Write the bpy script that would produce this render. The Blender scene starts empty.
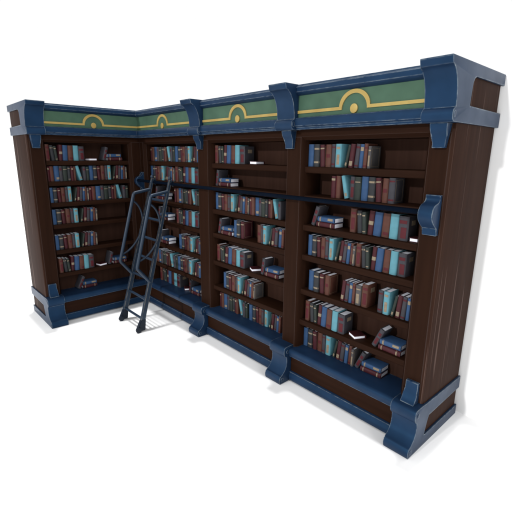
import bpy, bmesh, math, random
from mathutils import Vector, Matrix, Euler
R = math.radians
random.seed(7)
sc = bpy.context.scene
COL = sc.collection

# ------------------------------------------------------------------ camera
FPX = 402.285
CAM = Vector((5.925016, -2.961312, 2.377327))
yaw, pitch, roll = 2.403917, -0.245940, 0.009703
fwd = Vector((math.cos(pitch)*math.cos(yaw), math.cos(pitch)*math.sin(yaw), math.sin(pitch)))
rgt = fwd.cross(Vector((0, 0, 1))).normalized()
upv = rgt.cross(fwd)
r2 = rgt*math.cos(roll) + upv*math.sin(roll)
u2 = -rgt*math.sin(roll) + upv*math.cos(roll)
cd = bpy.data.cameras.new('camera')
cam = bpy.data.objects.new('camera', cd)
COL.objects.link(cam)
m = Matrix.Identity(4)
for i in range(3):
    m[i][0], m[i][1], m[i][2], m[i][3] = r2[i], u2[i], -fwd[i], CAM[i]
cam.matrix_world = m
cd.sensor_fit = 'HORIZONTAL'
cd.sensor_width = 36.0
cd.lens = 36.0*FPX/512.0
cd.clip_start = 0.05
cd.clip_end = 400
sc.camera = cam

# ------------------------------------------------------------------ world and added lamps
w = bpy.data.worlds.new('World')
sc.world = w
w.use_nodes = True
bg = w.node_tree.nodes['Background']
bg.inputs['Color'].default_value = (1.0, 1.0, 1.0, 1)
bg.inputs['Strength'].default_value = 1.0

def lamp(name, direction, strength, angle, color=(1, 1, 1)):
    l = bpy.data.lights.new(name, 'SUN')
    l.energy = strength
    l.angle = R(angle)
    l.color = color
    o = bpy.data.objects.new(name, l)
    COL.objects.link(o)
    o.location = (2, -2, 5)
    o.rotation_euler = Vector(direction).to_track_quat('-Z', 'Y').to_euler()
    return o
lamp('added_overhead_light', (0.045, -0.052, -1.0), 3.6, 2.4)  # added light, tilted so the crown's shadow shows as a strip round the feet
lamp('added_side_fill', (-1.0, .22, -.45), 1.1, 25)  # soft fill added to brighten the left wing and the right end
lamp('added_front_key', (0.085, 1.0, -0.37), 2.05, 2.5)  # added key: casts the end's shadow strip behind and lights the shelf interiors

vs = sc.view_settings
vs.view_transform = 'Standard'
vs.look = 'None'
vs.exposure = 0.0
vs.gamma = 1.0
sc.cycles.max_bounces = 8

# ------------------------------------------------------------------ materials
def newmat(name):
    mt = bpy.data.materials.new(name)
    mt.use_nodes = True
    nt = mt.node_tree
    return mt, nt, nt.nodes['Principled BSDF']

def node(nt, typ, **kw):
    n = nt.nodes.new(typ)
    for k, v in kw.items():
        setattr(n, k, v)
    return n

def edge_wear(nt, radius, lo, hi):
    """0 on flats, 1 on worn edges (compares the rounded normal to the true one)."""
    bv = node(nt, 'ShaderNodeBevel', samples=4)
    bv.inputs['Radius'].default_value = radius
    ge = node(nt, 'ShaderNodeNewGeometry')
    dp = node(nt, 'ShaderNodeVectorMath', operation='DOT_PRODUCT')
    nt.links.new(bv.outputs['Normal'], dp.inputs[0])
    nt.links.new(ge.outputs['Normal'], dp.inputs[1])
    mr = node(nt, 'ShaderNodeMapRange')
    mr.inputs['From Min'].default_value = hi
    mr.inputs['From Max'].default_value = lo
    nt.links.new(dp.outputs['Value'], mr.inputs['Value'])
    return mr.outputs['Result']

def noise(nt, scale3, sc_, detail=4, rough=.55, coord='Object'):
    tc = node(nt, 'ShaderNodeTexCoord')
    mp = node(nt, 'ShaderNodeMapping')
    mp.inputs['Scale'].default_value = scale3
    nt.links.new(tc.outputs[coord], mp.inputs['Vector'])
    nz = node(nt, 'ShaderNodeTexNoise')
    nz.inputs['Scale'].default_value = sc_
    nz.inputs['Detail'].default_value = detail
    nz.inputs['Roughness'].default_value = rough
    nt.links.new(mp.outputs['Vector'], nz.inputs['Vector'])
    return nz.outputs['Fac']

def mixc(nt, fac, a, b):
    mx = node(nt, 'ShaderNodeMix', data_type='RGBA')
    def put(sock, v):
        if hasattr(v, 'links'):
            nt.links.new(v, sock)
        elif isinstance(v, (int, float)):
            sock.default_value = v
        else:
            sock.default_value = (*v, 1)
    put(mx.inputs[0], fac); put(mx.inputs[6], a); put(mx.inputs[7], b)
    return mx.outputs[2]

def ramp(nt, fac, lo, hi):
    mr = node(nt, 'ShaderNodeMapRange')
    mr.inputs['From Min'].default_value = lo
    mr.inputs['From Max'].default_value = hi
    nt.links.new(fac, mr.inputs['Value'])
    return mr.outputs['Result']

def paint(name, base, dark, wear, rough=.42, wear_r=.010, wear_amt=.75, spec=.5, tint=(.12, .26, .5)):
    mt, nt, b = newmat(name)
    n1 = ramp(nt, noise(nt, (1, 1, 1), 5.0), .35, .7)
    c = mixc(nt, n1, base, dark)
    n2 = ramp(nt, noise(nt, (6, 6, 1.2), 16.0, 3), .55, .75)
    mu = node(nt, 'ShaderNodeMath', operation='MULTIPLY'); mu.inputs[1].default_value = .35
    nt.links.new(n2, mu.inputs[0])
    c = mixc(nt, mu.outputs[0], c, dark)
    e = edge_wear(nt, wear_r, .93, .995)
    n3 = ramp(nt, noise(nt, (1, 1, 1), 22.0, 3), .30, .62)
    mu2 = node(nt, 'ShaderNodeMath', operation='MULTIPLY')
    nt.links.new(e, mu2.inputs[0]); nt.links.new(n3, mu2.inputs[1])
    mu3 = node(nt, 'ShaderNodeMath', operation='MULTIPLY'); mu3.inputs[1].default_value = wear_amt
    nt.links.new(mu2.outputs[0], mu3.inputs[0])
    c = mixc(nt, mu3.outputs[0], c, wear)
    nt.links.new(c, b.inputs['Base Color'])
    rr = node(nt, 'ShaderNodeMapRange')
    rr.inputs['To Min'].default_value = rough - .02
    rr.inputs['To Max'].default_value = rough + .05
    nt.links.new(n1, rr.inputs['Value'])
    nt.links.new(rr.outputs['Result'], b.inputs['Roughness'])
    b.inputs['Specular IOR Level'].default_value = spec
    b.inputs['Specular Tint'].default_value = (*tint, 1)
    return mt

def wood(name, base, dark, light, axis, rough=.5, streak=False):
    mt, nt, b = newmat(name)
    s = [26, 26, 26]
    s[axis] = .9
    g = noise(nt, tuple(s), 1.0, 6, .6)
    c = mixc(nt, ramp(nt, g, .32, .70), dark, base)
    big = ramp(nt, noise(nt, (1, 1, 1), 1.7, 2), .35, .7)
    mu = node(nt, 'ShaderNodeMath', operation='MULTIPLY'); mu.inputs[1].default_value = .4
    nt.links.new(big, mu.inputs[0])
    c = mixc(nt, mu.outputs[0], c, dark)
    if streak:
        s2 = [30, 30, 30]; s2[axis] = .55
        f = ramp(nt, noise(nt, tuple(s2), 1.0, 2, .4), .665, .70)
        mu4 = node(nt, 'ShaderNodeMath', operation='MULTIPLY'); mu4.inputs[1].default_value = .55
        nt.links.new(f, mu4.inputs[0])
        c = mixc(nt, mu4.outputs[0], c, light)
    e = edge_wear(nt, .008, .93, .995)
    mu2 = node(nt, 'ShaderNodeMath', operation='MULTIPLY'); mu2.inputs[1].default_value = .35
    nt.links.new(e, mu2.inputs[0])
    c = mixc(nt, mu2.outputs[0], c, light)
    nt.links.new(c, b.inputs['Base Color'])
    b.inputs['Roughness'].default_value = rough
    b.inputs['Specular IOR Level'].default_value = .022
    bp = node(nt, 'ShaderNodeBump')
    bp.inputs['Strength'].default_value = .12
    bp.inputs['Distance'].default_value = .004
    nt.links.new(g, bp.inputs['Height'])
    nt.links.new(bp.outputs['Normal'], b.inputs['Normal'])
    return mt

def plain(name, base, rough=.6, var=.25, sc_=9.0, wear=None):
    mt, nt, b = newmat(name)
    n1 = ramp(nt, noise(nt, (1, 1, 1), sc_, 4), .3, .7)
    dk = tuple(x*(1-var) for x in base)
    c = mixc(nt, n1, base, dk)
    if wear:
        e = edge_wear(nt, .004, .93, .995)
        mu = node(nt, 'ShaderNodeMath', operation='MULTIPLY'); mu.inputs[1].default_value = .45
        nt.links.new(e, mu.inputs[0])
        c = mixc(nt, mu.outputs[0], c, wear)
    nt.links.new(c, b.inputs['Base Color'])
    b.inputs['Roughness'].default_value = rough
    b.inputs['Specular IOR Level'].default_value = .14
    return mt

BLUE = paint('blue_paint', (.0072, .0185, .0445), (.0052, .0132, .0320), (.17, .20, .215), .44, .010, .8, .40, (.10, .28, .5))
NAVY = paint('navy_metal', (.0085, .0175, .0330), (.0055, .0110, .0210), (.17, .16, .135), .42, .006, .9, .5, (.5, .55, .6))
RAILM = paint('rail_metal', (.0014, .0030, .0075), (.0010, .0022, .0050), (.10, .09, .07), .55, .004, .5, .06)
GREEN = paint('green_paint', (.038, .078, .052), (.028, .058, .039), (.07, .13, .08), .5, .004, .3, .5, (.3, .4, .3))
GOLD = paint('gold_paint', (.290, .210, .062), (.225, .150, .040), (.42, .35, .19), .4, .004, .5, .5, (.8, .7, .5))
WOODV = wood('dark_wood_upright', (.0178, .0074, .0042), (.0118, .0049, .0028), (.105, .080, .076), 2)
WOODS = wood('dark_wood_side', (.0255, .0115, .0072), (.0165, .0075, .0050), (.095, .062, .052), 2, .46, True)
WOODX = wood('dark_wood_lengthwise', (.0178, .0074, .0042), (.0118, .0049, .0028), (.060, .042, .037), 0)
WOODY = wood('dark_wood_crosswise', (.0178, .0074, .0042), (.0118, .0049, .0028), (.060, .042, .037), 1)
BACK = wood('dark_wood_back', (.0310, .0150, .0105), (.0210, .0100, .0070), (.05, .03, .026), 2, .6)
RUBBER = plain('dark_foot_metal', (.008, .012, .020), .4)
WHITE = plain('white_ground', (.80, .80, .80), .85, .01)
PAGES = plain('book_pages', (.80, .82, .90), .8, .12, 40)
TAN = plain('tan_label', (.190, .150, .104), .6, .3, 30)
CLOTH = {
    'blue': plain('blue_cloth', (.022, .054, .122), .55, .25, 14, (0.110, 0.154, 0.220)),
    'dark': plain('charcoal_cloth', (0.022, 0.0235, 0.027), .55, .3, 14, (0.110, 0.110, 0.110)),
    'maroon': plain('maroon_cloth', (0.042, 0.0085, 0.012), .55, .3, 14, (0.138, 0.072, 0.072)),
    'brown': plain('brown_leather', (0.07, 0.027, 0.019), .5, .3, 14, (0.165, 0.110, 0.088)),
    'slate': plain('slate_cloth', (0.034, 0.033, 0.04), .55, .25, 14, (0.121, 0.121, 0.132)),
    'cyan': plain('cyan_cloth', (.075, .205, .25), .55, .2, 14, (0.248, 0.341, 0.363)),
    'green': plain('dark_green_cloth', (0.019, 0.025, 0.0215), .55, .3, 14, (0.088, 0.099, 0.088)),
    'grey': plain('grey_cloth', (0.056, 0.053, 0.055), .6, .25, 14, (0.154, 0.154, 0.154)),
}
PATCH = plain('maroon_patch', (.060, .008, .012), .55, .2, 20)

# ------------------------------------------------------------------ mesh helpers
def bx(bm, a, b, bev=0.0):
    vs_ = [bm.verts.new((x, y, z)) for x in (a[0], b[0]) for y in (a[1], b[1]) for z in (a[2], b[2])]
    f = [(0, 1, 3, 2), (4, 6, 7, 5), (0, 4, 5, 1), (2, 3, 7, 6), (0, 2, 6, 4), (1, 5, 7, 3)]
    fs = [bm.faces.new([vs_[i] for i in q]) for q in f]
    if bev:
        es = list({e for q in fs for e in q.edges})
        bmesh.ops.bevel(bm, geom=es, offset=bev, segments=2, affect='EDGES', profile=.6)

def prism(bm, prof, axis, lo, hi, bev=0.0, ends='both', open_end=None):
    """extrude a 2-D outline along an axis; lo / hi: number or function of the outline point"""
    def at(p, t):
        if axis == 0: return (t, p[0], p[1])
        if axis == 1: return (p[0], t, p[1])
        return (p[0], p[1], t)
    L = lo if callable(lo) else (lambda p: lo)
    H = hi if callable(hi) else (lambda p: hi)
    A = [bm.verts.new(at(p, L(p))) for p in prof]
    B = [bm.verts.new(at(p, H(p))) for p in prof]
    n = len(prof)
    fs = [bm.faces.new(A), bm.faces.new(B[::-1])]
    for i in range(n):
        fs.append(bm.faces.new((A[i], B[i], B[(i+1) % n], A[(i+1) % n])))
    if bev:
        caps = (set(fs[0].edges) if ends != 'hi' else set()) | (set(fs[1].edges) if ends != 'lo' else set())
        bmesh.ops.bevel(bm, geom=list(caps), offset=bev, segments=2, affect='EDGES', profile=.6)
    if open_end == 'lo': bmesh.ops.delete(bm, geom=[fs[0]], context='FACES_ONLY')
    if open_end == 'hi': bmesh.ops.delete(bm, geom=[fs[1]], context='FACES_ONLY')

def tube(bm, pts, r, seg=12):
    pts = [Vector(p) for p in pts]
    rings = []
    n = len(pts)
    prev = None
    for i, p in enumerate(pts):
        d0 = (pts[i]-pts[i-1]).normalized() if i else (pts[1]-pts[0]).normalized()
        d1 = (pts[i+1]-pts[i]).normalized() if i < n-1 else d0
        t = (d0+d1).normalized()
        if prev is None:
            s = t.cross(Vector((0.3, .9, .2)))
            s.normalize()
        else:
            s = (prev - t*prev.dot(t)).normalized()
        prev = s
        q = t.cross(s)
        k = 1/max(.5, math.cos(d0.angle(d1)/2)) if d0.length and d1.length else 1
        rr = r[i] if isinstance(r, (list, tuple)) else r
        rings.append([bm.verts.new(p + (s*math.cos(2*math.pi*j/seg) + q*math.sin(2*math.pi*j/seg))*rr) for j in range(seg)])
    for a, b in zip(rings, rings[1:]):
        for j in range(seg):
            bm.faces.new((a[j], b[j], b[(j+1) % seg], a[(j+1) % seg]))
    bm.faces.new(rings[0][::-1]); bm.faces.new(rings[-1])

def round_corner(a, b, c, rad, n=5):
    a, b, c = Vector(a), Vector(b), Vector(c)
    p, q = b+(a-b).normalized()*rad, b+(c-b).normalized()*rad
    return [p*(1-t)**2 + b*2*t*(1-t) + q*t*t for t in [i/n for i in range(n+1)]]

def smooth_profile(pts, n=3):
    """Chaikin-smooth an open polyline, keeping its ends"""
    for _ in range(n):
        out = [pts[0]]
        for (x0, y0), (x1, y1) in zip(pts, pts[1:]):
            out += [(.75*x0+.25*x1, .75*y0+.25*y1), (.25*x0+.75*x1, .25*y0+.75*y1)]
        out.append(pts[-1])
        pts = out
    return pts

def finish(name, bm, mat, parent=None, T=None, smooth=40):
    if T:
        for v in bm.verts:
            v.co = T(v.co)
    bmesh.ops.recalc_face_normals(bm, faces=bm.faces)
    me = bpy.data.meshes.new(name)
    bm.to_mesh(me); bm.free()
    for m_ in (mat if isinstance(mat, (list, tuple)) else [mat]):
        me.materials.append(m_)
    me.polygons.foreach_set('use_smooth', [True]*len(me.polygons))
    me.set_sharp_from_angle(angle=R(smooth))
    o = bpy.data.objects.new(name, me)
    COL.objects.link(o)
    if parent: o.parent = parent
    return o

def thing(name, label, cat, loc=(0, 0, 0), group=None):
    o = bpy.data.objects.new(name, None)
    o.empty_display_size = .1
    COL.objects.link(o)
    o.location = loc
    o['label'] = label; o['category'] = cat
    if group: o['group'] = group
    return o

# ------------------------------------------------------------------ the setting: white ground, and a backdrop added to catch the case's shadow
bm = bmesh.new()
for q in [((-40, -40, 0), (40, -40, 0), (40, .7625, 0), (-40, .7625, 0))]:
    bm.faces.new([bm.verts.new(p) for p in q])
floor = finish('floor', bm, WHITE); floor['kind'] = 'structure'
bm = bmesh.new()
bx(bm, (-40, .765, -.05), (40, .865, 3.4))
shadow_backdrop = finish('added_backdrop', bm, WHITE); shadow_backdrop['kind'] = 'structure'

# ------------------------------------------------------------------ the bookcase
H, D = 3.0, .718
BACKB = .285
LEDGE = .385
SHELF = [2.275, 2.0, 1.71, 1.405, 1.04, .70]
case = thing('bookcase', 'tall dark brown corner bookcase with blue trim, green frieze and seven rows of shelves', 'bookcase')

def T_long(v): return Vector((v.x, v.y, v.z))
def T_left(v): return Vector((-v.y, -v.x, v.z))

CROWN = [(.05, 3.003), (-.217, 3.003), (-.219, 2.996), (-.207, 2.957)] + \
        smooth_profile([(-.203, 2.952), (-.170, 2.938), (-.128, 2.885), (-.106, 2.83), (-.094, 2.76), (-.092, 2.705)], 2) + \
        smooth_profile([(-.094, 2.700), (-.118, 2.690), (-.131, 2.655), (-.122, 2.620), (-.100, 2.605)], 2) + [(.05, 2.605)]
TONGUE = [(.0, 2.604)] + smooth_profile([(-.078, 2.604), (-.070, 2.56), (-.040, 2.52), (-.030, 2.47), (-.032, 2.438)], 2) + [(0, 2.438)]
FOOT = [(.04, .412)] + smooth_profile([(-.02, .412), (-.09, .412), (-.132, .402), (-.138, .345), (-.122, .300), (-.100, .294)], 2) + \
       smooth_profile([(-.094, .288), (-.088, .23), (-.102, .16), (-.150, .105), (-.182, .088)], 2) + \
       smooth_profile([(-.186, .084), (-.200, .06), (-.197, .02), (-.186, .0)], 2) + [(.04, 0)]
FTONG = [(0, .590), (-.022, .592)] + smooth_profile([(-.030, .588), (-.030, .54), (-.038, .49), (-.060, .44), (-.085, .413)], 2) + [(0, .413)]
RAILBR = [(0, 2.108), (-.036, 2.108)] + smooth_profile([(-.036, 2.10), (-.026, 2.075), (-.045, 2.052), (-.110, 2.04), (-.138, 1.985), (-.135, 1.945), (-.095, 1.90), (-.055, 1.872)], 2) + [(-.040, 1.865), (-.034, 1.81), (0, 1.81)]

def wing(T, openings, L, x_brackets, W_along, foot_skip=()):
    def add(name, bm, mat, parent=case, sm=40): return finish(name, bm, mat, parent, T, sm)
    c, bw = .0185, .2213
    end = L
    # uprights
    posts = []
    first = openings[0][0]
    prev_r = None
    edges = [(None, openings[0][0])] + [(openings[i][1], openings[i+1][0]) for i in range(len(openings)-1)] + [(openings[-1][1], None)]
    for l, r in edges:
        if l is None:
            prof = [(.0, 0), (r, 0), (r+.038, .04), (r+.038, BACKB), (-.2, BACKB), (-.2, .2)]
        elif r is None:
            prof = [(l, 0), (end-.03, 0), (end-.03, BACKB), (l-.028, BACKB), (l-.028, .04)]
        else:
            prof = [(l, 0), (r, 0), (r+.026, .04), (r+.026, BACKB), (l-.026, BACKB), (l-.026, .04)]
        bm = bmesh.new(); prism(bm, prof, 2, LEDGE+.001, 2.545)
        add('upright', bm, WOODV)
    # head rail over the bays, with a sloping soffit at each opening
    bm = bmesh.new()
    prism(bm, [(0, 2.62), (0, 2.548), (.036, 2.517), (BACKB, 2.517), (BACKB, 2.62)], 0, lambda p: -p[0], end-.03)
    add('head_rail', bm, W_along)
    # back panels
    for l, r in openings:
        bm = bmesh.new(); bx(bm, (l-.08, BACKB+.002, .3), (r+.08, BACKB+.02, 2.6))
        add('back_panel', bm, BACK)
        for z in SHELF:
            bm = bmesh.new()
            t = .062
            prism(bm, [(BACKB, z-t)] + smooth_profile([(.066, z-t), (.052, z-t+.004), (.047, z-t+.02), (.047, z-.012), (.050, z-.002), (.058, z)], 1) + [(BACKB, z)], 0, l+.005+(.034 if l < .2 else .022), r-.027)
            add('shelf', bm, W_along)
    # side panel
    bm = bmesh.new(); prism(bm, [(end-.0292, .0012), (end-.013, .0012), (end-.004, .005), (end, .014), (end, D), (end-.0292, D)], 2, .016, 2.975)
    add('side_panel', bm, WOODS)
    # carcass back and top
    bm = bmesh.new(); bx(bm, (-D+.002, D-.03, .02), (end-.030, D-.002, 2.97))
    add('rear_panel', bm, WOODV)
    bm = bmesh.new(); prism(bm, [(-.03, 2.955), (-.03, 2.985), (D-.035, 2.985), (D-.035, 2.955)], 0, lambda p: -p[0], end-.032)
    add('top_panel', bm, W_along)
    # frieze and cornice mouldings, mitred at the inner corner
    mit = lambda p: -p[0]
    bm = bmesh.new(); prism(bm, [(.0, 2.70), (-.040, 2.70), (-.040, 2.92), (0, 2.92)], 0, mit, end-.03)
    fr = add('frieze', bm, GREEN)
    up = [(-.028, 2.952), (-.028, 2.906), (-.046, 2.906), (-.072, 2.926), (-.080, 2.934), (-.080, 2.975), (-.074, 2.982), (-.064, 2.985), (-.060, 2.998), (.02, 2.998), (.02, 2.989), (-.028, 2.989)]
    bm = bmesh.new(); prism(bm, up, 0, mit, end-.001)
    add('cornice', bm, BLUE)
    lo = [(.0, 2.7055), (-.041, 2.7055)] + [(-.050, 2.715), (-.072, 2.710), (-.083, 2.695), (-.086, 2.665), (-.082, 2.640), (-.066, 2.628), (-.062, 2.609), (0, 2.609)]
    bm = bmesh.new(); prism(bm, lo, 0, mit, end-.001)
    add('lower_moulding', bm, BLUE)
    # plinth
    led = [(BACKB, LEDGE), (-.040, LEDGE), (-.060, .378), (-.071, .362), (-.071, .335), (-.062, .315), (-.060, .298), (-.048, .288), (BACKB, .288)]
    bm = bmesh.new(); prism(bm, led, 0, mit, end-.029)
    add('plinth_ledge', bm, BLUE)
    bm = bmesh.new(); prism(bm, [(.02, .29), (-.026, .29), (-.026, .05), (.02, .05)], 0, mit, end-.029)
    add('plinth_board', bm, W_along)
    bs = [(.02, .112), (-.036, .116), (-.048, .108), (-.050, .085), (-.060, .070), (-.064, .045), (-.058, .018), (.02, .018)]
    bm = bmesh.new(); prism(bm, bs, 0, mit, end-.029)
    add('base_moulding', bm, BLUE)
    # brackets and feet
    for xb in x_brackets:
        last = xb > end - .2
        e0, e1, db = end+.0008, end+c, D+.032
        bm = bmesh.new()
        prism(bm, CROWN, 0, xb-bw/2, (e0 if last else xb+bw/2), .006, 'lo' if last else 'both', 'hi' if last else None)
        if last:    # the bracket runs on into the blue bands round the end
            prism(bm, CROWN[1:-1] + [(db, 2.605), (db, 2.716), (.128, 2.716)] +
                  smooth_profile([(.128, 2.730), (.136, 2.86), (.150, 2.912), (.200, 2.919)], 2) + [(db, 2.919), (db, 3.003)], 0, e0, e1, .006, 'hi', 'lo')
            bmesh.ops.remove_doubles(bm, verts=bm.verts[:], dist=.0002)
        br = add('crown_bracket', bm, BLUE, case, 30)
        # drop below the bracket
        bm = bmesh.new()
        wt = .053
        prism(bm, TONGUE, 0, lambda p: xb-.062+(.010 if p[1] < 2.5 else 0), lambda p: xb+.062-(.022 if p[1] < 2.5 else .012*(2.6-p[1])/.1), .004)
        add('bracket_drop', bm, BLUE, br, 30)
        # scroll roundel on both cheeks of the roll
        for s in (-1, 1):
            bm = bmesh.new()
            x0 = xb + s*bw/2
            ring = [(-.104+.017*math.cos(a)*1.0, 2.655+.024*math.sin(a)) for a in [2*math.pi*i/16 for i in range(16)]]
            prism(bm, ring, 0, min(x0-.004*s, x0+.004*s), max(x0-.004*s, x0+.004*s), .0015)
            add('roundel', bm, BLUE, br)
        bm = bmesh.new()
        prism(bm, FOOT, 0, xb-bw/2, (e0 if last else xb+bw/2), .007, 'lo' if last else 'both', 'hi' if last else None)
        if last:
            prism(bm, FOOT[1:-1] + [(db-.02, .0), (db-.02, .096), (.100, .096)] +
                  smooth_profile([(.062, .100), (.075, .16), (.100, .235), (.120, .276)], 2) + [(db-.02, .276), (db-.02, .397), (.06, .405)], 0, e0, e1, .006, 'hi', 'lo')
            bmesh.ops.remove_doubles(bm, verts=bm.verts[:], dist=.0002)
        ft = add('foot', bm, BLUE, case, 30)
        bm = bmesh.new(); prism(bm, FTONG, 0, lambda p: xb-.058+(.0 if p[1] < .5 else .008), lambda p: xb+.058-(.0 if p[1] < .5 else .004), .004)
        if last: add('foot_spur', bm, BLUE, ft, 30)
        else: bm.free()
        for s in (-1, 1):
            x0 = xb + s*bw/2
            for (cy, cz, ry, rz) in ((-.088, .352, .018, .020), (-.158, .050, .020, .022)):
                bm = bmesh.new()
                ring = [(cy+ry*math.cos(a), cz+rz*math.sin(a)) for a in [2*math.pi*i/16 for i in range(16)]]
                prism(bm, ring, 0, min(x0-.004*s, x0+.004*s), max(x0-.004*s, x0+.004*s), .0015)
                add('roundel', bm, BLUE, ft)
    return fr

def ornament(T, frieze, a0, a1, parent_case=case):
    """gold line with a central arch and a disc under it"""
    mid = (a0+a1)/2
    zl, hw = 2.762, .0125
    ra = .135
    pts_o, pts_i = [], []
    N = 20
    yb, zt = .014, .115
    cl = [(a0, zl), (mid-ra-.0, zl)]
    arc = [(mid-ra*math.cos(t), zl+.012+zt*math.sin(t)) for t in [math.pi*i/N for i in range(N+1)]]
    cl = [(a0, zl)] + arc + [(a1, zl)]
    out = [(a0, zl+hw)] + [(mid-(ra+.0)*math.cos(t)*(1+hw/ra), zl+hw+(zt+hw)*math.sin(t)) for t in [math.pi*i/N for i in range(N+1)]] + [(a1, zl+hw)]
    inn = [(a0, zl-hw)] + [(mid-(ra)*math.cos(t)*(1-hw/ra), zl-hw+(zt+hw*.6)*math.sin(t)) for t in [math.pi*i/N for i in range(N+1)]] + [(a1, zl-hw)]
    bm = bmesh.new()
    f0, f1 = -.0385, -.050
    def V(p, y): return bm.verts.new((p[0], y, p[1]))
    n = len(out)
    fo, fi = [V(p, f1) for p in out], [V(p, f1) for p in inn]
    bo, bi = [V(p, f0) for p in out], [V(p, f0) for p in inn]
    for i in range(n-1):
        bm.faces.new((fo[i], fo[i+1], fi[i+1], fi[i]))
        bm.faces.new((fo[i], bo[i], bo[i+1], fo[i+1]))
        bm.faces.new((fi[i], fi[i+1], bi[i+1], bi[i]))
    for i in (0, n-1):
        bm.faces.new((fo[i], fi[i], bi[i], bo[i]))
    es = [e for e in bm.edges if all(abs(v.co.y-f1) < 1e-6 for v in e.verts) and len(e.link_faces) == 2 and any(abs(f.normal.y) < .5 or True for f in e.link_faces)]
    finish('gold_line', bm, GOLD, frieze, T)
    bm = bmesh.new()
    ring = [(mid+.036*math.cos(a), 2.7535+.038*math.sin(a)) for a in [2*math.pi*i/28 for i in range(28)]]
    prism(bm, ring, 1, -.054, -.0385, .005)
    finish('gold_disc', bm, GOLD, frieze, T)

OPEN_L = [(.092, 1.561), (1.765, 3.110), (3.283, 4.522)]
OPEN_S = [(.139, 1.366)]
BR_L = [1.6354, 3.1622, 4.7024+.0185-.11065]
BR_S = [1.5518+.0185-.11065]
frL = wing(T_long, OPEN_L, 4.7024, BR_L, WOODX)
frS = wing(T_left, OPEN_S, 1.5518, BR_S, WOODY)
hb = .1107
ornament(T_long, frL, .050, BR_L[0]-hb)
ornament(T_long, frL, BR_L[0]+hb, BR_L[1]-hb)
ornament(T_long, frL, BR_L[1]+hb, BR_L[2]-hb)
ornament(T_left, frS, .050, BR_S[0]-hb)

# rail with its two brackets
bm = bmesh.new(); tube(bm, [(.06, -.1, 1.985), (4.575, -.1, 1.985)], .0205, 20)
rail = finish('rail', bm, RAILM, case)
for x0, x1 in ((.020, .082), (4.556, 4.664)):
    bm = bmesh.new(); prism(bm, RAILBR, 0, x0, x1, .005)
    finish('rail_bracket', bm, BLUE, rail, None, 30)

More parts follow.
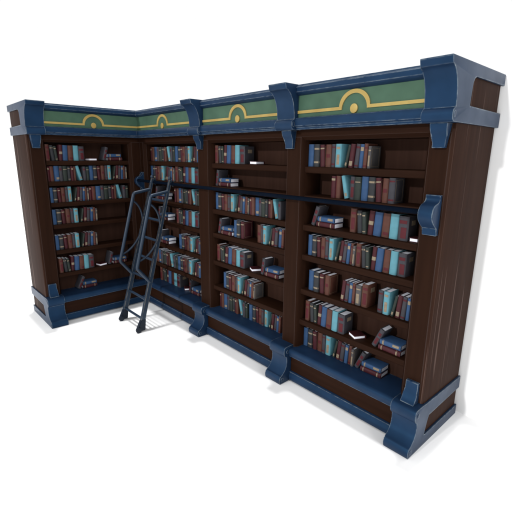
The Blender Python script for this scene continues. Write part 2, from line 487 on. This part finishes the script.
# ------------------------------------------------------------------ the ladder
lad = thing('ladder', 'dark blue metal library ladder with handrails hooked on the rail near the corner', 'ladder', (.785, -.68, 0))
LO = Vector((.785, -.68, 0))
FY, TY = -.68, -.122
def sy(z): return FY + (TY-FY)*z/2.0
def sub(pts): return [Vector(p)-LO for p in pts]
sd = Vector((0, TY-FY, 2.0)).normalized()        # along the stile
sn = Vector((0, -sd.z, sd.y))                    # out of the ladder's face, towards the room
for xb, xt in ((.505, .555), (1.055, 1.045)):
    def sx(z): return xb + (xt-xb)*z/2.0
    # flat bar stile
    bm = bmesh.new()
    a, b = Vector((sx(.03), sy(.03), .03)), Vector((sx(2.04), sy(2.04), 2.04))
    d = (b-a).normalized(); s = Vector((1, 0, 0)); nn = d.cross(s).normalized()
    prof = [(-.023, -.034), (.023, -.034), (.023, .034), (-.023, .034)]
    A = [bm.verts.new(a + s*p + nn*q - LO) for p, q in prof]
    B = [bm.verts.new(b + s*p*.8 + nn*q*.6 - LO) for p, q in prof]
    bm.faces.new(A); bm.faces.new(B[::-1])
    for i in range(4): bm.faces.new((A[i], B[i], B[(i+1) % 4], A[(i+1) % 4]))
    bmesh.ops.bevel(bm, geom=bm.edges[:], offset=.006, segments=2, affect='EDGES')
    st = finish('stile', bm, NAVY, lad)
    # hook over the rail: a ring of flat bar
    bm = bmesh.new()
    ring = [(sx(2.0), -.1 + .036*math.cos(t), 1.985+.036*math.sin(t)) for t in [R(-60+i*20) for i in range(15)]]
    tube(bm, sub(ring), .014, 10)
    bmesh.ops.create_uvsphere(bm, u_segments=14, v_segments=10, radius=.026, matrix=Matrix.Translation(Vector((sx(2.05), sy(2.06)-.012, 2.062))-LO))
    finish('hook', bm, NAVY, st)
    # foot: flared shoe with a wheel
    bm = bmesh.new()
    zs = .17
    pa = [(sx(zs)-.026, sy(zs)-.034, zs), (sx(zs)+.026, sy(zs)-.034, zs), (sx(zs)+.026, sy(zs)+.036, zs), (sx(zs)-.026, sy(zs)+.036, zs)]
    z0 = .012
    pb = [(sx(0)-.036, FY-.062, z0), (sx(0)+.036, FY-.062, z0), (sx(0)+.036, FY+.062, z0), (sx(0)-.036, FY+.062, z0)]
    A = [bm.verts.new(Vector(p)-LO) for p in pa]; B = [bm.verts.new(Vector(p)-LO) for p in pb]
    bm.faces.new(A); bm.faces.new(B[::-1])
    for i in range(4): bm.faces.new((A[i], B[i], B[(i+1) % 4], A[(i+1) % 4]))
    bmesh.ops.bevel(bm, geom=bm.edges[:], offset=.008, segments=2, affect='EDGES')
    sh = finish('shoe', bm, RUBBER, st)
    bm = bmesh.new()
    ring = [(FY-.045+.040*math.cos(t), .040+.040*math.sin(t)) for t in [2*math.pi*i/24 for i in range(24)]]
    prism(bm, ring, 0, sx(0)+.034, sx(0)+.060, .006)
    ring = [(FY-.045+.040*math.cos(t), .040+.040*math.sin(t)) for t in [2*math.pi*i/24 for i in range(24)]]
    for v in bm.verts: v.co -= LO
    finish('wheel', bm, RUBBER, sh)
    # handrail standing off the stile
    z1, z2 = 1.885, .672
    P = [(sx(z1), sy(z1), z1), (sx(1.84), -.410, 1.842), (sx(.89), -.668, .892), (sx(z2), sy(z2), z2)]
    path = [P[0]] + round_corner(P[0], P[1], P[2], .028) + round_corner(P[1], P[2], P[3], .024) + [P[3]]
    bm = bmesh.new(); tube(bm, sub(path), .0235, 12)
    hr = finish('handrail', bm, NAVY, lad)
    def arc(p, c_, q, n=12):
        p, c_, q = Vector(p), Vector(c_), Vector(q)
        return [p*(1-t)**2 + c_*2*t*(1-t) + q*t*t for t in [i/n for i in range(n+1)]]
    for pts in (arc((sx(1.7), -.437, 1.74), (sx(1.6), -.292, 1.66), (sx(1.42), sy(1.42)-.01, 1.42)),
                arc((sx(1.0), -.640, .99), (sx(1.0), -.47, 1.02), (sx(1.25), sy(1.25)-.01, 1.25))):
        bm = bmesh.new(); tube(bm, sub(pts), .0145, 10)
        finish('brace', bm, NAVY, hr)
for k in range(7):
    z = .165 + k*.265
    xa, xb_ = .505+.05*z/2, 1.055-.01*z/2
    bm = bmesh.new(); tube(bm, sub([(xa, sy(z), z), (xb_, sy(z), z)]), .0175, 12)
    finish('rung', bm, NAVY, lad)

# ------------------------------------------------------------------ the books
# kind: cloth, marks on the spine [(z0, z1, x0, x1, 't' or 'p')] as shares of height and thickness, look for the label
MARKS = {
    'blue':   ('blue', [], 'plain blue'),
    'dark2':  ('dark', [(.76, .84, 0, 1, 't'), (.16, .24, 0, 1, 't')], 'charcoal, twin tan bands'),
    'maroon': ('maroon', [(.80, .86, .15, .95, 't')], 'maroon, tan top mark'),
    'brown':  ('brown', [(.42, .58, .2, .8, 'p')], 'brown, maroon centre patch'),
    'slate':  ('slate', [(.84, .90, 0, 1, 'p'), (.10, .17, 0, 1, 'p')], 'slate, two maroon bands'),
    'cyan':   ('cyan', [(.78, .88, .2, .8, 't'), (.12, .55, .3, .75, 't')], 'cyan, long tan patch'),
    'green':  ('green', [(.08, .22, .2, .8, 't')], 'blackish green, low tan mark'),
    'maroon2': ('maroon', [(.08, .28, .2, .85, 't')], 'maroon, low tan square'),
    'slate2': ('slate', [(.82, .90, 0, 1, 'p'), (.06, .12, 0, 1, 'p')], 'slate, two maroon bands'),
    'blue2':  ('blue', [(.72, .88, .2, .9, 't')], 'blue, high tan square'),
    'brown2': ('brown', [(.80, .86, 0, 1, 'p'), (.06, .13, 0, 1, 'p')], 'brown, two maroon bands'),
    'grey':   ('grey', [(.10, .58, .25, .75, 't'), (.78, .84, .2, .9, 't')], 'grey, tall tan label'),
    'brownB': ('brown', [(.76, .86, .25, .95, 'p'), (.12, .62, .3, .85, 'p')], 'brown, tall maroon patch'),
    'dotted': ('dark', [(.80, .87, .1, .38, 't'), (.80, .87, .62, .9, 't')], 'charcoal, two tan dots'),
    'greenB': ('green', [(.80, .86, .15, .85, 't'), (.08, .13, .15, .85, 't')], 'blackish green, tan ends'),
    'maroonB': ('maroon', [(.42, .58, .1, .95, 't')], 'maroon, tan centre square'),
    'brownL': ('brown', [(.10, .22, .25, .9, 'p')], 'brown, low maroon patch'),
    'cyanP':  ('cyan', [], 'plain cyan'),
    'slateB': ('slate', [(.70, .84, .1, .85, 'p'), (.10, .55, .3, .85, 'p')], 'slate, tall maroon patches'),
    'maroonC': ('maroon', [(.80, .90, .1, .9, 't')], 'maroon, tan top square'),
    'brownC': ('brown', [(.0, 1., .0, .22, 'p')], 'brown, maroon spine stripe'),
    'blueC':  ('blue', [(.12, .26, .35, .95, 't')], 'blue, low tan square'),
    'slateC': ('slate', [(.72, .86, .1, .7, 'p')], 'slate, maroon top patch'),
    'greenC': ('green', [(.76, .80, .1, .9, 't')], 'blackish green, fine tan line'),
    'darkC':  ('dark', [(.10, .14, .1, .9, 't'), (.84, .88, .1, .9, 't')], 'charcoal, fine tan lines'),
    'maroonD': ('maroon', [(.76, .88, .3, .9, 't')], 'maroon, tan top square'),
    'cyanC':  ('cyan', [(.10, .24, .35, .85, 't')], 'cyan, low tan square'),
    'brownP': ('brown', [], 'plain brown'),
    'lean':   ('slate', [(.62, .80, .25, .8, 'p'), (.14, .50, .25, .8, 'p')], 'slate leaning, maroon spine patches'),
    'flatM':  ('maroon', [(.12, .17, 0, 1, 't'), (.80, .86, 0, 1, 't')], 'maroon flat, tan spine bands'),
    'flatB':  ('blue', [(.12, .20, 0, 1, 't'), (.62, .92, .15, .6, 't')], 'blue flat, tan spine marks'),
    'small':  ('maroon', [], 'small maroon'),
}
# sets of books: (kind, offset, thickness, lean in degrees, height)
SET_A = [('blue', 0, .066, 0, .205), ('dark2', .068, .066, 0, .203), ('maroon', .147, .052, -3, .198), ('brown', .203, .066, 0, .203),
         ('slate', .271, .046, 0, .205), ('cyan', .319, .066, 0, .207), ('green', .412, .028, 11, .195), ('maroon2', .459, .048, 6, .203),
         ('slate2', .511, .048, 5, .2), ('blue2', .566, .042, 3, .198), ('brown2', .611, .037, 2, .2), ('grey', .653, .030, 1, .180)]
SET_B = [('brownB', 0, .060, 0, .212), ('dotted', .080, .048, -5, .200), ('greenB', .130, .040, -5, .194), ('maroonB', .175, .050, 3, .210),
         ('blue', .228, .071, 3, .208), ('brownL', .303, .072, 2, .203), ('cyanP', .378, .074, 1, .207), ('slateB', .455, .085, 0, .196)]
SET_C = [('maroonC', 0, .035, 0, .196), ('brownC', .037, .060, 0, .2), ('blueC', .100, .070, 0, .203), ('slateC', .172, .050, 0, .203),
         ('greenC', .224, .066, 0, .2), ('darkC', .292, .042, 0, .196), ('maroonD', .336, .042, 0, .2), ('brownP', .380, .036, 0, .198),
         ('cyanC', .463, .050, -13, .206), ('slateC', .519, .048, 0, .195), ('greenC', .569, .044, 0, .190)]
DEPTH = .15
_book = {}
def book_meshes(kind, t, h):
    key = (kind, round(t/.003), round(h/.004))
    if key in _book: return _book[key]
    cloth, marks, look = MARKS[kind]
    t, h = key[1]*.003, key[2]*.004
    d = DEPTH
    bt = min(.005, t*.14)
    r = min(t*.30, .012)
    out = [(0, d), (0, r)]
    n = 6
    for i in range(1, n): out.append((t/2-t/2*math.cos(math.pi*i/n), r-r*math.sin(math.pi*i/n)))
    out += [(t, r), (t, d), (t-bt, d), (t-bt, r+.006), (bt, r+.006), (bt, d)]
    bm = bmesh.new(); prism(bm, out, 2, 0, h)
    bmesh.ops.recalc_face_normals(bm, faces=bm.faces)
    cover = finish('cover', bm, CLOTH[cloth]).data
    bm = bmesh.new()
    bx(bm, (bt+.0004, r+.0064, .005), (t-bt-.0004, d-.006, h-.005))
    pages = finish('pages', bm, PAGES).data
    mk = {}
    for tag_, mat in (('t', TAN), ('p', PATCH)):
        use = [q for q in marks if q[4] == tag_]
        if not use: continue
        for j, (z0, z1, x0, x1, _) in enumerate(use):
            bm = bmesh.new()
            N = 6
            xs = [t*(x0+(x1-x0)*i/N) for i in range(N+1)]
            f = lambda x: r - r*math.sqrt(max(0, 1-((x-t/2)/(t/2))**2))
            fr = [(x, f(x)-.0012) for x in xs]
            bkk = [(x, f(x)+.0015) for x in reversed(xs)]
            prism(bm, fr+bkk, 2, h*z0, h*z1)
            mk[tag_+str(j)] = finish('spine_label' if tag_ == 't' else 'spine_patch', bm, mat).data
    # a pasted label on the front board of the last book of a set
    if kind in ('slateB', 'brownB'):
        bm = bmesh.new(); bx(bm, (t-.0004, d*.38, h*.62), (t+.001, d*.80, h*.82))
        mk['c'] = finish('cover_label', bm, TAN).data
    if kind in ('grey', 'slate', 'maroon', 'brown'):
        bm = bmesh.new()
        O_ = [(d*.12, h*.07), (d*.88, h*.07), (d*.88, h*.93), (d*.12, h*.93)]
        I_ = [(d*.14, h*.085), (d*.86, h*.085), (d*.86, h*.915), (d*.14, h*.915)]
        oo = [bm.verts.new((t+.0007, *p)) for p in O_]; ii = [bm.verts.new((t+.0007, *p)) for p in I_]
        o2 = [bm.verts.new((t-.0003, *p)) for p in O_]; i2 = [bm.verts.new((t-.0003, *p)) for p in I_]
        for a in range(4):
            b_ = (a+1) % 4
            bm.faces.new((oo[a], oo[b_], ii[b_], ii[a])); bm.faces.new((oo[a], o2[a], o2[b_], oo[b_])); bm.faces.new((ii[a], ii[b_], i2[b_], i2[a]))
        mk['f'] = finish('cover_border', bm, TAN).data
    for me in list(mk.values())+[cover, pages]:
        for o in [o for o in bpy.data.objects if o.data == me]:
            bpy.data.objects.remove(o)
    _book[key] = (cover, pages, mk, t, h)
    return _book[key]

BOOKS = []      # (kind, matrix, t, h, row key, order position)
ORD = ['first', 'second', 'third', 'fourth', 'fifth', 'sixth', 'seventh', 'eighth', 'ninth']
ROWS = ['top shelf', 'second shelf', 'third shelf', 'fourth shelf', 'fifth shelf', 'sixth shelf', 'bottom ledge']
BAY = {'b3': 'right bay', 'b2': 'middle bay', 'b1': 'corner bay', 'lw': 'left wing'}

def row_frame(bay, row):
    z = (SHELF+[LEDGE])[row] + .0008
    y = .082 if row < 6 else .128
    if bay == 'lw':   # front of the left wing looks along +x: left to right runs along +y
        return Matrix.Translation((-y, 0, z)) @ Matrix.Rotation(R(90), 4, 'Z')
    return Matrix.Translation((0, y, z))

def put(bay, row, kind, x, t, lean, h, jitter=True):
    F = row_frame(bay, row)
    dy = random.uniform(-.008, .008) if jitter else 0
    if lean >= 0: loc = F @ Matrix.Translation((x+t, dy, 0)) @ Matrix.Rotation(R(lean), 4, 'Y') @ Matrix.Translation((-t, 0, 0))
    else: loc = F @ Matrix.Translation((x, dy, 0)) @ Matrix.Rotation(R(lean), 4, 'Y')
    BOOKS.append((kind, loc, t, h, (bay, row), x))

def put_set(bay, row, S, x, s=1.0, sel=None):
    for i, (k, off, t, lean, h) in enumerate(S):
        if sel and not (sel[0] <= i < sel[1]): continue
        put(bay, row, k, x+off*s, t*s*.985, lean, h*random.uniform(.985, 1.015))

def flat(bay, row, kind, x, y, z, t, h, rot=0):
    """a book lying on its side, spine to the front, its head to the right"""
    F = row_frame(bay, row)
    # local: x thickness -> up, z height -> along the shelf, y depth stays
    M = Matrix(((0, 0, 1, 0), (0, 1, 0, 0), (-1, 0, 0, t), (0, 0, 0, 1)))
    loc = F @ Matrix.Translation((x, y, z)) @ Matrix.Rotation(R(rot), 4, 'Z') @ M
    BOOKS.append((kind, loc, t, h, (bay, row), x))

def put_stack(bay, row, x, lean=17):
    put(bay, row, 'lean', x, .048, lean, .192, False)
    flat(bay, row, 'flatM', x+.083, -.012, 0, .048, .212, random.uniform(-2, 2))
    flat(bay, row, 'flatB', x+.090, -.004, .0495, .048, .200, random.uniform(-3, 4))

def put_small(bay, row, x, rot=-28):
    F = row_frame(bay, row)
    M = Matrix(((0, 0, 1, 0), (0, 1, 0, 0), (-1, 0, 0, .034), (0, 0, 0, 1)))
    # turned about so its page edges face the room
    loc = F @ Matrix.Translation((x+.062, .062, 0)) @ Matrix.Rotation(R(180+rot), 4, 'Z') @ Matrix.Translation((-.062, -.07, 0)) @ M
    BOOKS.append(('small', loc, .034, .122, (bay, row), x))

# right bay
put_set('b3', 0, SET_A, 3.310)
for k, x, t, l, h in [('maroonC', 3.600, .050, 0, .196), ('brownC', 3.652, .050, 0, .2), ('cyanC', 3.752, .040, -13, .205), ('slateB', 3.800, .050, 0, .2),
                      ('greenC', 3.853, .064, 0, .2), ('blue', 3.919, .066, 0, .206), ('dark2', 3.987, .066, 0, .203), ('maroon', 4.070, .050, -4, .2),
                      ('brown', 4.124, .056, 0, .2), ('slate', 4.183, .060, 0, .206)]:
    put('b3', 1, k, x, t, l, h)
put_stack('b3', 2, 3.372); put_set('b3', 2, SET_B, 3.828, 1.04); put_small('b3', 2, 4.395, 5)
put_set('b3', 3, SET_A, 3.345, .82); put_set('b3', 3, SET_B, 3.911, .90); 
put_set('b3', 4, SET_A, 3.37, 1.0, (0, 3))
for k, x, t, l, h in [('brown', 3.576, .056, 0, .2), ('maroon2', 3.778, .040, 5, .2), ('slate2', 3.823, .040, 4, .2), ('blue2', 3.868, .036, 2, .198), ('brown2', 3.906, .028, 1, .2),
                      ('grey', 3.937, .060, 0, .19), ('brownB', 4.003, .062, 0, .214), ('slate', 4.174, .050, 0, .203), ('cyan', 4.228, .058, 0, .207),
                      ('green', 4.303, .025, 10, .19), ('maroon2', 4.343, .044, 5, .202), ('slate2', 4.389, .042, 4, .2), ('blue2', 4.434, .034, 2, .198)]:
    put('b3', 4, k, x, t, l, h)
put_set('b3', 5, SET_B, 3.345, .92); put_small('b3', 5, 3.885); put_stack('b3', 5, 4.142, 24)
put_set('b3', 6, SET_A, 3.300, .94); put_stack('b3', 6, 3.950, 24)
# middle bay
put_set('b2', 0, SET_B, 1.800, 1.03); put_small('b2', 0, 2.44, -4)
put_stack('b2', 1, 1.802, 9)
put_set('b2', 2, SET_A, 1.795, .94); put_set('b2', 2, SET_C, 2.452, .90, (0, 10))
put_stack('b2', 3, 1.838, 12)
for k, x, t, l, h in [('blue', 2.160, .058, 0, .206), ('dark2', 2.220, .062, 0, .203), ('maroon', 2.288, .056, 0, .203), ('brown', 2.581, .064, 0, .203), ('slate', 2.647, .034, 0, .203),
                      ('cyan', 2.684, .056, 0, .207), ('green', 2.776, .025, 11, .193), ('maroon2', 2.822, .045, 5, .2), ('slate2', 2.870, .045, 4, .198), ('blue2', 2.920, .045, 3, .2), ('brown2', 2.968, .036, 2, .2)]:
    put('b2', 3, k, x, t, l, h)
put_set('b2', 4, SET_B, 1.806, 1.03); put_small('b2', 4, 2.43); put_stack('b2', 4, 2.650, 9)
put_set('b2', 5, SET_A, 1.941, .90)
put_set('b2', 6, SET_C, 1.800, .93); put_set('b2', 6, SET_A, 2.405, .84, (0, 11))
# corner bay
put_set('b1', 0, SET_C, .170, 1.10); put_set('b1', 0, SET_A, .873, .95, (0, 11))
put_set('b1', 1, SET_A, .150, 1.0); put_set('b1', 1, SET_B, .855, 1.08)
put_stack('b1', 2, .240, 9); put_set('b1', 2, SET_C, .820, 1.0)
put_stack('b1', 3, .300, 9); put_set('b1', 3, SET_B, .842, 1.03)
put_stack('b1', 4, .300, 9); put_set('b1', 4, SET_A, .898, .90)
put_set('b1', 5, SET_C, .150, 1.08); put_set('b1', 5, SET_A, .832, .98)
put_set('b1', 6, SET_B, .200, 1.10); put_small('b1', 6, .86); put_stack('b1', 6, 1.035, 9)
# left wing (left to right)
put_set('lw', 0, SET_B, -1.330, .96); put_small('lw', 0, -.765, 10); put_stack('lw', 0, -.565, 17)
put_set('lw', 1, SET_C, -1.335, .92); put_set('lw', 1, SET_A, -.762, .82)
put_set('lw', 2, SET_A, -1.336, .78); put_set('lw', 2, SET_C, -.795, .98)
put_set('lw', 3, SET_A, -1.336, .93)
put_set('lw', 4, SET_A, -1.334, .88)
put_set('lw', 5, SET_B, -1.312, .93); put_small('lw', 5, -.745, 14); put_stack('lw', 5, -.600, 15)
put_stack('lw', 6, -1.080, 26)

def size(b):
    p = b[1] @ Vector((0, 0, b[3]*.5))
    return -(p-CAM).length
order = sorted(range(len(BOOKS)), key=lambda i: -size(BOOKS[i]))
single = set(order[:300])

# wording: look of the book, its neighbours in the row, or its place among its like
rows = {}
for i, b in enumerate(BOOKS): rows.setdefault(b[4], []).append(i)
LABEL = {}
def plainname(i):
    c = MARKS[BOOKS[i][0]][0]
    return {'dark': 'charcoal', 'green': 'blackish green'}.get(c, c)
for (bay, row), ids in rows.items():
    ids.sort(key=lambda i: (BOOKS[i][5]))
    where = '%s of the %s' % (ROWS[row], BAY[bay])
    look = lambda i: MARKS[BOOKS[i][0]][2]
    by = {}
    for i in ids: by.setdefault(look(i), []).append(i)
    for lk, mem in by.items():
        base = lk if 'flat' in lk or 'leaning' in lk else lk
        first, _, rest = base.partition(',')
        for k, i in enumerate(mem):
            head = first + ' book' + (' with' + rest if rest else '')
            if BOOKS[i][0] == 'lean': head = 'slate book with maroon patches leaning against two flat books'
            if BOOKS[i][0] == 'flatM': head = 'maroon book lying flat beneath a blue one'
            if BOOKS[i][0] == 'flatB': head = 'blue book lying flat on a maroon one'
            if BOOKS[i][0] == 'small': head = 'small maroon book lying flat with page edges outward'
            if len(mem) == 1:
                LABEL[i] = head + ', ' + where
            elif len(mem) == 2:
                LABEL[i] = ('left ' if k == 0 else 'right ') + head + ', ' + where
            else:
                LABEL[i] = ORD[k] + ' ' + head + ' from left, ' + where

far = bmesh.new()
far_slots = []
def far_add(me, M):
    for mt in me.materials:
        if mt not in far_slots: far_slots.append(mt)
    idx = far_slots.index(me.materials[0])
    n0 = len(far.faces)
    tmp = me.copy(); tmp.transform(M)
    far.from_mesh(tmp); bpy.data.meshes.remove(tmp)
    far.faces.ensure_lookup_table()
    for f in far.faces[n0:]: f.material_index = idx

for i, (kind, M, t, h, key, x) in enumerate(BOOKS):
    cover, pages, mk, tt, hh = book_meshes(kind, t, h)
    fix = Matrix.Diagonal((t/tt, 1, h/hh, 1))
    if kind == 'small': fix = Matrix.Diagonal((t/tt, .82, h/hh, 1))
    if i in single:
        e = thing('book', LABEL[i], 'book', group='books on the bookcase shelves')
        e.matrix_world = M @ fix
        for nm, me in [('cover', cover), ('pages', pages)] + [({'t': 'spine_label', 'p': 'spine_patch', 'c': 'cover_label', 'f': 'cover_border'}[a[0]], q) for a, q in mk.items()]:
            o = bpy.data.objects.new(nm, me); COL.objects.link(o); o.parent = e
    else:
        for me in [cover, pages]+list(mk.values()): far_add(me, M @ fix)
if far_slots:
    me = bpy.data.meshes.new('far_books')
    far.to_mesh(me)
    for mt in far_slots: me.materials.append(mt)
    o = bpy.data.objects.new('far_books', me); COL.objects.link(o)
    o['label'] = 'many small books filling the left wing shelves and corner bay behind the ladder'
    o['category'] = 'books'; o['kind'] = 'stuff'
far.free()
